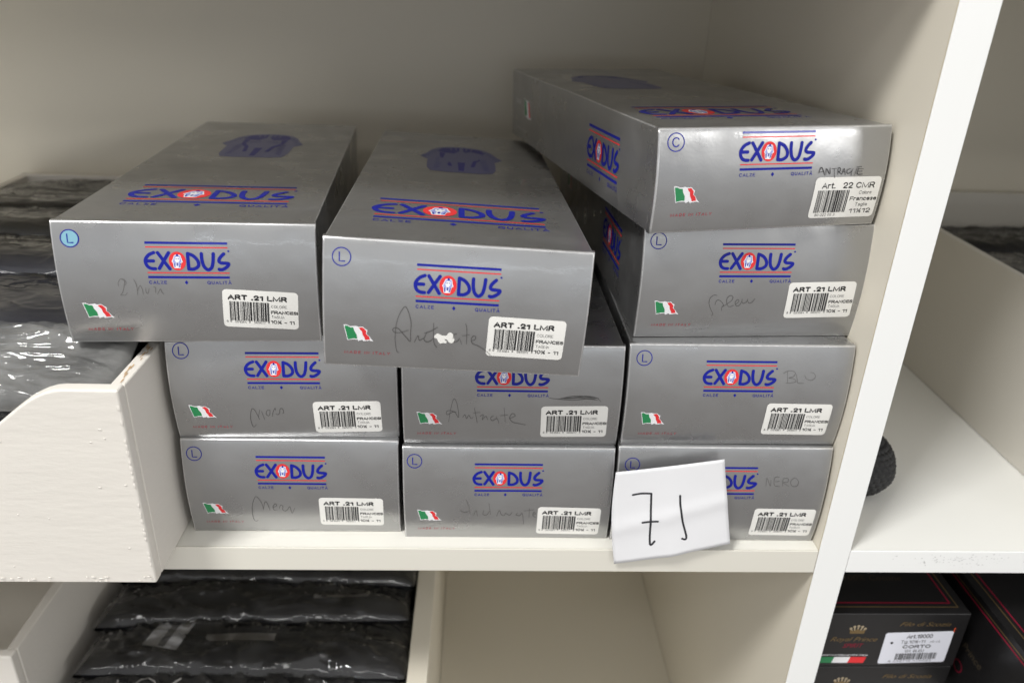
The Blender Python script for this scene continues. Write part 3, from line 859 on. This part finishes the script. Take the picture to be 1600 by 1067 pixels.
    if key in ('A', 'T3'):
        mb = MB(); logo(mb, ps(88), 1.36, 0, 28 if short else 36); mb.build('logo', body)
        mb = MB(); flag_print(mb, ps(305), 1.7, 0, 37)
        sans(mb, ps(330), 'MADE IN ITALY', 0, 36, 8, 2.2, 0.12, 'white', 0.15, gap=5)
        sans(mb, ps(335), 'CALZE', 0, 18, 30, 4, 0.12, 'white', 0.15); mb.build('flag_print', body)
    return root


for key in ('B1', 'B2', 'B3', 'M1', 'M2', 'M3', 'T3', 'A', 'L', 'C'):
    sock_box(key)


# ------------------------------------------------------------------ number card
mb = MB()
CQ = [(81.0, 61.9), (149.9, 72.7), (162.3, 8.7), (85.6, -9.1)]


def card(u, v, h):
    tl, tr, br, bl = CQ
    x = (tl[0] * (1 - u) + tr[0] * u) * (1 - v) + (bl[0] * (1 - u) + br[0] * u) * v
    z = (tl[1] * (1 - u) + tr[1] * u) * (1 - v) + (bl[1] * (1 - u) + br[1] * u) * v
    # soft waves of the sheet: lower edge kicks out, a crease crosses the middle
    x += 2.2 * math.sin(math.pi * v) * (1 - u) * -1.0
    y = -1.6 - 1.6 * v * v + 2.6 * (1 - v) - 1.2 * math.sin(math.pi * u) * (0.4 + v) - 1.0 * math.exp(-((v - 0.62 + 0.15 * u) / 0.08) ** 2)
    y -= 1.1 * math.exp(-((u - 0.5) / 0.1) ** 2) * v
    return (x * MM, (y - h) * MM, z * MM)


n = 26
mb.add([card(i / n, j / n, 0) for j in range(n + 1) for i in range(n + 1)],
       [(j * (n + 1) + i, (j + 1) * (n + 1) + i, (j + 1) * (n + 1) + i + 1, j * (n + 1) + i + 1) for j in range(n) for i in range(n)], 'paper')
number_card = mb.build('number_card', smooth=True)
md = number_card.modifiers.new('sheet', 'SOLIDIFY')
md.thickness = 0.00025
md.offset = 1.0
tag(number_card, 'white paper card handwritten 71, stuck over the box fronts and shelf edge', 'card')
mb = MB()


def inv(x, z):
    u, v = 0.5, 0.5
    for _ in range(30):
        p = card(u, v, 0)
        ex_, ez = x - p[0] / MM, z - p[2] / MM
        u += ex_ / 75
        v -= (ez - ex_ * 0.15) / 66
    return u, v


for L in ([(93.4, 45.5), (97.2, 46.5), (100.4, 46.9), (105.3, 46.9)], [(105.3, 46.9), (106.0, 36.5), (106.8, 24.3), (107.6, 11.8), (108.6, 7.6), (110.9, 10.7)],
          [(101.4, 25.3), (106.0, 26.2), (111.3, 26.7)], [(124.2, 45.8), (125.2, 38.1), (127.7, 27.2), (130.4, 19.0), (131.7, 14.8), (131.2, 12.7), (128.9, 13.4)]):
    stroke(mb, lambda x, z, h: card(*inv(x, z), h), L, 1.35, 0.4, 'pen', sub=8)
mb.build('number_writing', number_card)


# ------------------------------------------------------------------ painted trays
def tray(name, label, x1, width, y0, y1, z0, height, paint, scoop=True, t=0.0085, worn=False):
    root = tag(empty(name, (x1 - width / 2, y0, z0)), label, 'tray', 'open wooden trays in the shelf unit')
    ox, oy, oz = root.location
    x0 = x1 - width

    def done(b, nm, **k):
        b.v = [(x - ox, y - oy, z - oz) for x, y, z in b.v]
        return b.build(nm, root, **k)
    # front board with a scooped top edge
    prof = []
    N = 60
    for i in range(N + 1):
        x = x0 + width * i / N
        dz = 0.0
        if scoop:
            d = min(x1 - x, x - x0)
            k = min(max((d - 0.030) / 0.072, 0), 1)
            dz = -0.040 * (k * k * (3 - 2 * k))
        prof.append((x, z0 + height + dz))
    b = MB()
    for yy in (y0, y0 + t):
        pass
    n2 = len(prof)
    vs = [(x, y0, z0) for x, _ in prof] + [(x, y0, z) for x, z in prof] + [(x, y0 + t, z0) for x, _ in prof] + [(x, y0 + t, z) for x, z in prof]
    fs = []
    for i in range(N):
        fs += [(i, i + 1, n2 + i + 1, n2 + i), (2 * n2 + i + 1, 2 * n2 + i, 3 * n2 + i, 3 * n2 + i + 1),
               (n2 + i, n2 + i + 1, 3 * n2 + i + 1, 3 * n2 + i), (i + 1, i, 2 * n2 + i, 2 * n2 + i + 1)]
    fs += [(0, n2, 3 * n2, 2 * n2), (N, 2 * n2 + N, 3 * n2 + N, n2 + N)]
    b.add(vs, fs, paint)
    done(b, 'front_panel', bevel=0.0014, seg=3, angle=50)
    for sx in (x0, x1 - t):
        b = MB(); b.box(sx, sx + t, y0 + t + 0.0004, y1 - t - 0.0004, z0, z0 + height - 0.0012, paint)
        sp = done(b, 'side_panel', bevel=0.0012, seg=2)
        if worn and sx > x0:
            rd = random.Random(3)
            b = MB()
            for i in range(18):
                yy = y0 + t + 0.004 + 0.046 * rd.random()
                xx = sx + t * 0.5 + rd.gauss(-0.0002, 0.0008)
                rr = rd.uniform(0.0003, 0.0008)
                k = 8
                b.add([(xx + rr * 0.7 * rd.uniform(.6, 1.2) * math.cos(q * 6.283 / k), yy + rr * 4.5 * rd.uniform(.6, 1.2) * math.sin(q * 6.283 / k), z0 + height - 0.00095 + 0.00001 * i) for q in range(k)],
                      [tuple(range(k))], 'wood')
            b.v = [(x - ox, y - oy, z - oz) for x, y, z in b.v]
            b.build('bare_wood_wear', sp)
    b = MB(); b.box(x0, x1, y1 - t, y1, z0, z0 + height - 0.0004, paint); done(b, 'back_panel', bevel=0.001)
    b = MB(); b.box(x0 + t + 0.0003, x1 - t - 0.0003, y0 + t + 0.0003, y1 - t - 0.0003, z0 + 0.001, z0 + 0.006, paint); done(b, 'base_panel')
    return root


tr1 = tray('wooden_tray', 'white brush-painted wooden tray with scooped front and chipped edges, beside the silver boxes', -0.2043, 0.30, -0.0341, 0.446, 0.0003, 0.1355, 'paint', worn=True)
tray('wooden_tray', 'dull white wooden tray on the shelf below, its corner showing under the brush-painted tray', -0.3571, 0.30, 0.030, 0.452, -0.2677, 0.1365, 'paint')
tray('wooden_tray', 'smooth pale board tray standing in the compartment behind the bright divider edge', 0.4274 + 0.32, 0.32, 0.004, 0.446, 0.0006, 0.1425, 'greyboard', scoop=False, t=0.007)

# chips of paint along the lower front edge of the brush-painted tray and blobs down its corner
rd = random.Random(11)
b = MB()
for i in range(34):
    x = -0.2043 - 0.19 * rd.random() ** 1.2
    z = 0.0022 + rd.random() ** 2 * 0.004
    rr = rd.uniform(0.0004, 0.0009)
    b.add([(x + rr * rd.uniform(1, 3.2) * math.cos(q * 1.0472) * rd.uniform(.7, 1), -0.0345 - 0.0004 * (1 if q == 6 else 0), z + rr * .6 * math.sin(q * 1.0472)) if q < 6 else (x, -0.0352, z + rr * .1) for q in range(7)],
          [(q, (q + 1) % 6, 6) for q in range(6)], 'paint')
for i in range(26):
    x = -0.2043 - 0.28 * rd.random()
    z = 0.012 + 0.1 * rd.random()
    rr = rd.uniform(0.0004, 0.0009)
    b.add([(x + rr * 1.5 * math.cos(q * 1.0472), -0.0342, z + rr * math.sin(q * 1.0472)) if q < 6 else (x, -0.0348, z + rr * .2) for q in range(7)],
          [(q, (q + 1) % 6, 6) for q in range(6)], 'paint')
for i in range(30):
    z = 0.01 + 0.115 * rd.random()
    rr = rd.uniform(0.0005, 0.0012)
    x = -0.2057
    b.add([(x + rr * math.cos(q * 1.0472), -0.0342, z + rr * 2 * math.sin(q * 1.0472)) if q < 6 else (x, -0.0349, z) for q in range(7)],
          [(q, (q + 1) % 6, 6) for q in range(6)], 'paint')
b.v = [(x - tr1.location.x, y - tr1.location.y, z - tr1.location.z) for x, y, z in b.v]
fp = [c for c in tr1.children if c.name.startswith('front_panel')][0]
tmp = bpy.data.meshes.new('blobs')
tmp.from_pydata(b.v, [], b.f)
bm = bmesh.new()
bm.from_mesh(fp.data)
bm.from_mesh(tmp)
bm.to_mesh(fp.data)
bm.free()
bpy.data.meshes.remove(tmp)
fp.data.polygons.foreach_set('use_smooth', [True] * len(fp.data.polygons))


# ------------------------------------------------------------------ garments in clear bags
def pack(label, loc, size, rot=(0, 0, 0), seed=1, cloth='cloth', film='film', group='dark garments in clear bags', lab=None, folds=1.0, scrawl=False, crease=0.0022):
    sx, sy, sz = size
    root = tag(empty('garment_pack', loc, tuple(R(a) for a in rot)), label, 'garment pack', group)

    def surf(u, v, off, amp, sgn):
        # rounded folded garment, u v in -1..1
        e = max(1 - abs(u) ** 5, 0) ** 0.4 * max(1 - abs(v) ** 4, 0) ** 0.5
        n1 = noise.noise(Vector((u * 2.0 + seed * 3.1, v * 2.4 + seed, sgn))) * 0.16
        n2 = (noise.noise(Vector((u * 1.4 + seed, v * 2.2 - seed * 2 + u * 0.8, sgn * 2))) + 0.4 * noise.noise(Vector((u * 2.6 - seed, v * 4.2 + u * 2, 4)))
              ) * amp
        if off and sgn > 0:
            q = Vector((u * 4.5 + seed * 1.3, v * 3.2 + u * 1.5, 9.1 + seed))
            q += 0.5 * Vector((noise.noise(q * 0.9), noise.noise(q * 1.1 + Vector((5, 1, 0))), 0))
            n2 += (1 - min(abs(noise.noise(q)) * 2.4, 1)) ** 5 * crease + (1 - min(abs(noise.noise(q * 2.3)) * 2.6, 1)) ** 6 * crease * 0.5
        z = sgn * sz / 2 * e * (1 + n1 * folds) + e * n2 + sgn * off
        return (u * (sx / 2 + off), v * (sy / 2 + off), z + sz / 2)
    for nm, off, amp, m, nu, nv in (('folded_garment', 0, 0.0014 * folds, cloth, 40, 34), ('clear_bag', 0.0016, 0.0026 * folds, film, 120, 76)):
        b = MB()
        for sgn in (1, -1):
            vs = [surf(-1 + 2 * i / nu, -1 + 2 * j / nv, off, amp if sgn > 0 else 0, sgn) for j in range(nv + 1) for i in range(nu + 1)]
            fs = []
            for j in range(nv):
                for i in range(nu):
                    f = (j * (nu + 1) + i, j * (nu + 1) + i + 1, (j + 1) * (nu + 1) + i + 1, (j + 1) * (nu + 1) + i)
                    fs.append(f if sgn > 0 else f[::-1])
            b.add(vs, fs, m)
        o = b.build(nm, root, smooth=True)
        if nm == 'folded_garment' and lab:
            for (cu, cv, lw, lh, ang, grey) in lab:
                q = MB()
                ca, sa = math.cos(R(ang)), math.sin(R(ang))

                def pl(x, y, h):
                    X = cu * sx / 2 + x * ca - y * sa
                    Y = cv * sy / 2 + x * sa + y * ca
                    u, v = min(max(X / (sx / 2), -1), 1), min(max(Y / (sy / 2), -1), 1)
                    zz = surf(u, v, 0, 0.0014 * folds, 1)[2]
                    return (X, Y, zz + 0.0008 + h)
                strip(q, pl, -lw / 2, lw / 2, -lh / 2, lh / 2, 0, 'tagpaper' if not grey else 'dulltag', nx=10, ny=10)
                if not grey:
                    strip(q, pl, -lw * .08, lw * .12, -lh * .48, lh * .42, 0.0003, 'taggrey', nx=2, ny=8)
                    strip(q, pl, lw * .22, lw * .42, -lh * .1, lh * .4, 0.0003, 'dulltag', nx=2, ny=5)
                    sans(q, pl, '21', -lw * .36, -lw * .16, 0, lh * .14, 0.0004, 'black', 0.2)
                q.build('size_label', o)
        if nm == 'clear_bag' and scrawl:
            q = MB()

            def pl2(x, y, h):
                u, v = x / (sx / 2), y / (sy / 2)
                p_ = surf(u, v, 0.0016, 0.0026 * folds, 1)
                return (x, y, p_[2] + 0.001)
            for L in ([(0, 0), (-.008, .006), (-.008, .018), (0, .024), (.009, .02), (.011, .008)], [(.006, .01), (.010, .004), (.016, .012)], [(-.022, .02), (-.018, .004)], [(.022, .016), (.030, .022)]):
                stroke(q, pl2, [(x - .072, y - .026) for x, y in L], 0.0011, 0, 'dulltag', sub=5)
            q.build('pen_mark', o)
    return root


M['greycloth'] = mat('grey_cloth', (0.05, 0.05, 0.05), 0.85, vary=0.2, vary_scale=30)
M['tagpaper'] = mat('white_tag', (0.78, 0.79, 0.83), 0.5)
M['taggrey'] = mat('grey_tag_print', (0.20, 0.20, 0.21), 0.6)
M['dulltag'] = mat('dull_tag', (0.30, 0.29, 0.28), 0.6)

GT = 'dark garments filling the painted tray'
# in the brush-painted tray, front to back
pack('dark garment behind the scooped tray front, showing through the dip under the hazy bag', (-0.362, -0.004, 0.086), (0.276, 0.034, 0.040), (0, 0, 0), 2, 'cloth', 'film', GT)
pack('crinkled hazy plastic bag over grey cloth at the tray front beside its worn corner', (-0.352, 0.010, 0.119), (0.272, 0.062, 0.022), (24, 0, -1), 3, 'greycloth', 'hazyfilm', GT, folds=0.8)
pack('smooth navy black garment pack under the overhanging silver box corner', (-0.362, 0.076, 0.121), (0.276, 0.120, 0.028), (-5, 0, -1), 4, 'navy', 'film', GT, folds=0.4, crease=0.0010)
pack('navy garment pack with a sharp front fold, second from the hazy bag', (-0.362, 0.158, 0.124), (0.276, 0.100, 0.028), (-8, 0, -2), 5, 'navy', 'film', GT, folds=0.6, crease=0.0014)
pack('shiny plastic wrapped pack with pale streaks, level with the tray box top edge', (-0.362, 0.240, 0.121), (0.276, 0.100, 0.029), (-9, 0, 1), 6, 'greycloth', 'film', GT, folds=0.8, crease=0.0013)
pack('dark grey plastic wrapped pack second from the back of the painted tray', (-0.362, 0.318, 0.117), (0.276, 0.095, 0.027), (-9, 0, -1), 7, 'cloth', 'film', GT, folds=0.8, crease=0.0013)
pack('crumpled pack in shiny film lying against the back board of the painted tray', (-0.362, 0.396, 0.109), (0.276, 0.080, 0.027), (-6, 0, 2), 8, 'greycloth', 'film', GT, folds=0.8, crease=0.0013)

GL = 'dark garments piled on the lower shelf'
for i, (y, z, hz, dy, rx, rz, lab, fl, lb) in enumerate([
        (0.060, -0.238, 0.042, 0.12, -4, -3, None, 'black garment pack with a pale pen scrawl at the bottom edge of the photo', 0.6),
        (0.112, -0.223, 0.034, 0.095, -12, -1, [(-0.50, 0.05, 0.031, 0.066, -8, False), (-0.06, -0.35, 0.060, 0.008, 1, True)], 'black garment pack carrying a square white size label on the lower shelf', 1.1),
        (0.160, -0.217, 0.032, 0.085, -14, 2, [(0.55, -0.55, 0.050, 0.004, 1, True)], 'creased black garment pack directly behind the square white label', 1.2),
        (0.206, -0.212, 0.032, 0.085, -14, -1, [(-0.42, -0.2, 0.040, 0.012, -2, True)], 'crinkled black garment pack third behind the pale pen scrawl', 1.2),
        (0.252, -0.207, 0.030, 0.085, -13, 2, [(0.30, -0.35, 0.040, 0.020, 0, False)], 'black garment pack with a small pale label just under the shelf edge', 1.0),
        (0.300, -0.204, 0.030, 0.085, -12, 1, None, 'black garment pack deepest in the dark of the lower shelf', 1.0)]):
    pack(fl, (-0.208 + 0.004 * (i % 2), y, z), (0.276, dy, hz), (rx, 0, rz), 20 + i, 'cloth', 'crumpledfilm', GL, lab, lb, scrawl=(i == 0), crease=0.0042)
pack('black garment pack flat under the others on the lower shelf', (-0.208, 0.20, -0.2675), (0.274, 0.36, 0.034), (0, 0, 0), 31, 'cloth', 'film', GL, None, 0.4)

GR = 'dark garments in the pale board tray'
pack('dark garment pack at the back of the pale board tray, below its rear board', (0.588, 0.385, 0.076), (0.300, 0.090, 0.034), (-6, 0, 1), 41, 'cloth', 'film', GR)
pack('dark garment pack with a pale film edge in the middle of the pale board tray', (0.588, 0.305, 0.074), (0.300, 0.100, 0.034), (-8, 0, -1), 42, 'cloth', 'hazyfilm', GR)
pack('dark garment pack nearest the photo edge in the pale board tray', (0.588, 0.215, 0.072), (0.300, 0.105, 0.034), (-8, 0, 1), 43, 'cloth', 'film', GR)


# ------------------------------------------------------------------ woven black ball behind the divider
root = tag(empty('knitted_ball', (0.2800, 0.072, 0.0005)), 'black woven knit ball resting on the white shelf, half hidden by the divider edge', 'knitted ball')
b = MB()
nu, nv = 224, 132
vs = []
for j in range(nv + 1):
    th = math.pi * j / nv
    for i in range(nu):
        ph = 2 * math.pi * i / nu
        row = th * 17 / math.pi
        kx = ph * 28 / (2 * math.pi) + 0.5 * (int(row) % 2)
        cell = (abs(math.sin(math.pi * kx)) ** 0.7) * (abs(math.sin(math.pi * row)) ** 0.7)
        k = 0.965 + 0.05 * noise.noise(Vector((math.cos(ph) * math.sin(th), math.sin(ph) * math.sin(th), math.cos(th))) * 1.8) + 0.055 * cell * min(1, 3 * math.sin(th))
        vs.append((0.0262 * k * math.sin(th) * math.cos(ph), 0.0255 * k * math.sin(th) * math.sin(ph), 0.0230 + 0.0232 * k * math.cos(th) + (0.004 * (1 - j / nv) ** 3)))
fs = [(j * nu + i, (j + 1) * nu + i, (j + 1) * nu + (i + 1) % nu, j * nu + (i + 1) % nu) for j in range(nv) for i in range(nu)]
b.add(vs, fs, 'knit')
b.build('woven_cover', root, smooth=True)


# ------------------------------------------------------------------ black gift boxes under the right shelf
def black_box(label, loc, W, D, H, yaw=0, sticker=True, side=False, top=True):
    root = tag(empty('hosiery_box', loc, (0, 0, R(yaw))), label, 'box', 'black hosiery boxes under the right shelf')
    b = MB(); b.box(-W / 2, W / 2, 0, D, 0.0003, H, 'blackcard'); body = b.build('carton', root, bevel=0.0008, seg=2)
    k = MM
    def pf(x, z, h): return (x * k, (-0.12 - h) * k, z * k)
    def pt(x, y, h): return (x * k, y * k, H + (0.12 + h) * k)
    w2 = W / 2 / k
    Hm = H / k
    b = MB()
    # crown emblem and lettering, set in from the right end of the front
    cx = w2 - 84.5
    c0 = Hm - 16.4
    for i in range(5):
        a = (i - 2) * 0.42
        xx, zz = cx + 7.4 * math.sin(a), c0 - 3.5 + 8.2 * math.cos(a) * 0.92
        stroke(b, pf, [(cx + 4.8 * math.sin(a), c0 - 1.4), (xx, zz)], 1.2, 0.01 + i * 0.01, 'palegold', sub=1)
        ellipse(b, pf, xx, zz + 0.3, 1.15, 1.15, 0.06 + i * 0.01, 'palegold', 12)
    poly(b, pf, [(cx - 5.6, c0 - 3.2), (cx + 5.6, c0 - 3.2), (cx + 6.0, c0 + 1.0), (cx + 3.4, c0 - 0.4), (cx, c0 + 1.2), (cx - 3.4, c0 - 0.4), (cx - 6.0, c0 + 1.0)], 0.12, 'gold')
    b.build('crown_emblem', body)
    b = MB()
    text(b, pf, 'Royal Prince', cx - 19, cx + 17.6, Hm - 27.5, 4.4, 0.02, 'gold', shear=0.4, spacing=0.95)
    text(b, pf, 'SPIRIT', cx - 8, cx + 8, Hm - 34, 4.2, 0.02, 'wine', shear=0.35)
    text(b, pf, 'Filo di Scozia', w2 - 53, w2 - 13.2, Hm - 12.0, 4.0, 0.02, 'gold', shear=0.45, spacing=0.95)
    b.build('name_print', body)
    b = MB()
    f0, f1 = w2 - 110, w2 - 72.2
    for i, m in enumerate(('green', 'white', 'red')):
        xa, xb = f0 + (f1 - f0) * i / 3, f0 + (f1 - f0) * (i + 1) / 3
        poly(b, pf, [(xa - 0.5, 4.0), (xb - 0.5, 4.0), (xb + 0.8, 10.2), (xa + 0.8, 10.2)], 0.02, m)
    sans(b, pf, 'PRODOTTO INTERAMENTE IN ITALIA', f0 + 0.5, f1 + 1.5, 11.4, 1.5, 0.02, 'white', 0.2, gap=3.5, shear=0.2)
    b.build('flag_print', body)
    if sticker:
        b = MB()
        ca, sa = math.cos(R(2.2)), math.sin(R(2.2))
        sx, sz = w2 - 61.3, 3.2
        def pk(u, v, h): return pf(sx + u * ca - v * sa + v * 0.03, sz + u * sa + v * ca, h)
        roundrect(b, pk, 52.6, 32.0, 2.0, 0.10, 'tagwhite', rows=4)
        for s_, x0, x1, bs, cp, bd in (('Art.19000', 17, 37, 25.6, 4.0, 0.15), ('Tg.10½-11', 13.5, 32.5, 20.6, 3.2, 0.13), ('40-42', 36, 44, 20.8, 1.9, 0.12),
                                       ('CORTO', 16, 38, 15.4, 3.4, 0.22), ('131  BLEU', 18.5, 33.5, 11.2, 2.8, 0.14)):
            sans(b, pk, s_, x0, x1, bs, cp, 0.2, 'black', bd)
        barcode(b, pk, 12.5, 45, 3.6, 10.2, 0.2, 9)
        sans(b, pk, '8 032715 470023', 8, 42, 1.2, 2.0, 0.2, 'greytext', 0.13)
        ellipse(b, pk, 6.6, 21.5, 1.15, 1.15, 0.2, 'black', 14)
        b.build('barcode_sticker', body)
        b = MB(); poly(b, pf, [(w2 - 9.5, Hm - 14.0), (w2 - 8.7, Hm - 13.2), (w2 - 9.0, Hm - 19.5), (w2 - 9.8, Hm - 19.0)], 0.05, 'orange'); b.build('tag_corner', body)
    if top:
        b = MB()
        for d, m, t in ((6.6, 'gold', 1.1), (10.8, 'wine', 1.2)):
            x0, x1, y0, y1 = -w2 + d, w2 - d, d, D / k - d
            for q in ((x0, x1, y0, y0 + t), (x0, x1, y1 - t, y1), (x0, x0 + t, y0 + t, y1 - t), (x1 - t, x1, y0 + t, y1 - t)):
                strip(b, pt, *q, 0.01, m, nx=1)
        text(b, pt, 'Filo di Scozia', w2 - 105, w2 - 28, 52, 11, 0.01, 'bronze', shear=0.4)
        text(b, pt, 'Calze 100% Cotone', w2 - 105, w2 - 36, 36, 6, 0.01, 'bronze', shear=0.3)
        b.build('border_print', body)
    if side:
        b = MB()
        def ps(u, z, h): return (-W / 2 - (0.12 + h) * k, D - u * k, z * k)
        Dm = D / k
        strip(b, ps, 8, Dm - 4, Hm - 9.5, Hm - 8.0, 0.01, 'wine', nx=1)
        strip(b, ps, 8, Dm - 4, Hm - 6.3, Hm - 5.2, 0.01, 'gold', nx=1)
        text(b, ps, 'Royal Prince', Dm - 112, Dm - 62, 58, 7, 0.01, 'bronze', shear=0.4)
        ring(b, ps, Dm - 84, 40, 5, 1.0, 0.01, 'wine')
        b.build('side_print', body)
    return root


M['tagwhite'] = mat('cool_white_label', (0.74, 0.75, 0.82), 0.45)
M['orange'] = mat('orange_tab', (0.75, 0.10, 0.03), 0.5)
M['bronze'] = mat('dark_bronze_ink', (0.055, 0.042, 0.026), 0.5)
M['greycloth'] = mat('grey_cloth', (0.035, 0.035, 0.036), 0.85)
HB = 0.0540
BX = 0.3672
black_box('black hosiery box with gold crown and white Art.19000 label, on top of its stack', (BX - 0.058, 0.020, -0.1300), 0.116, 0.30, HB)
black_box('black hosiery box directly beneath the one with the white label, only its top strip showing', (BX - 0.058 - 0.0007, 0.020, -0.1300 - HB - 0.0004), 0.116, 0.30, HB, sticker=False, top=False)
black_box('larger black hosiery box with dark red border lines, to the right of the labelled stack', (0.3835 + 0.15, -0.050, -0.1846), 0.30, 0.45, 0.110, sticker=False, side=True)
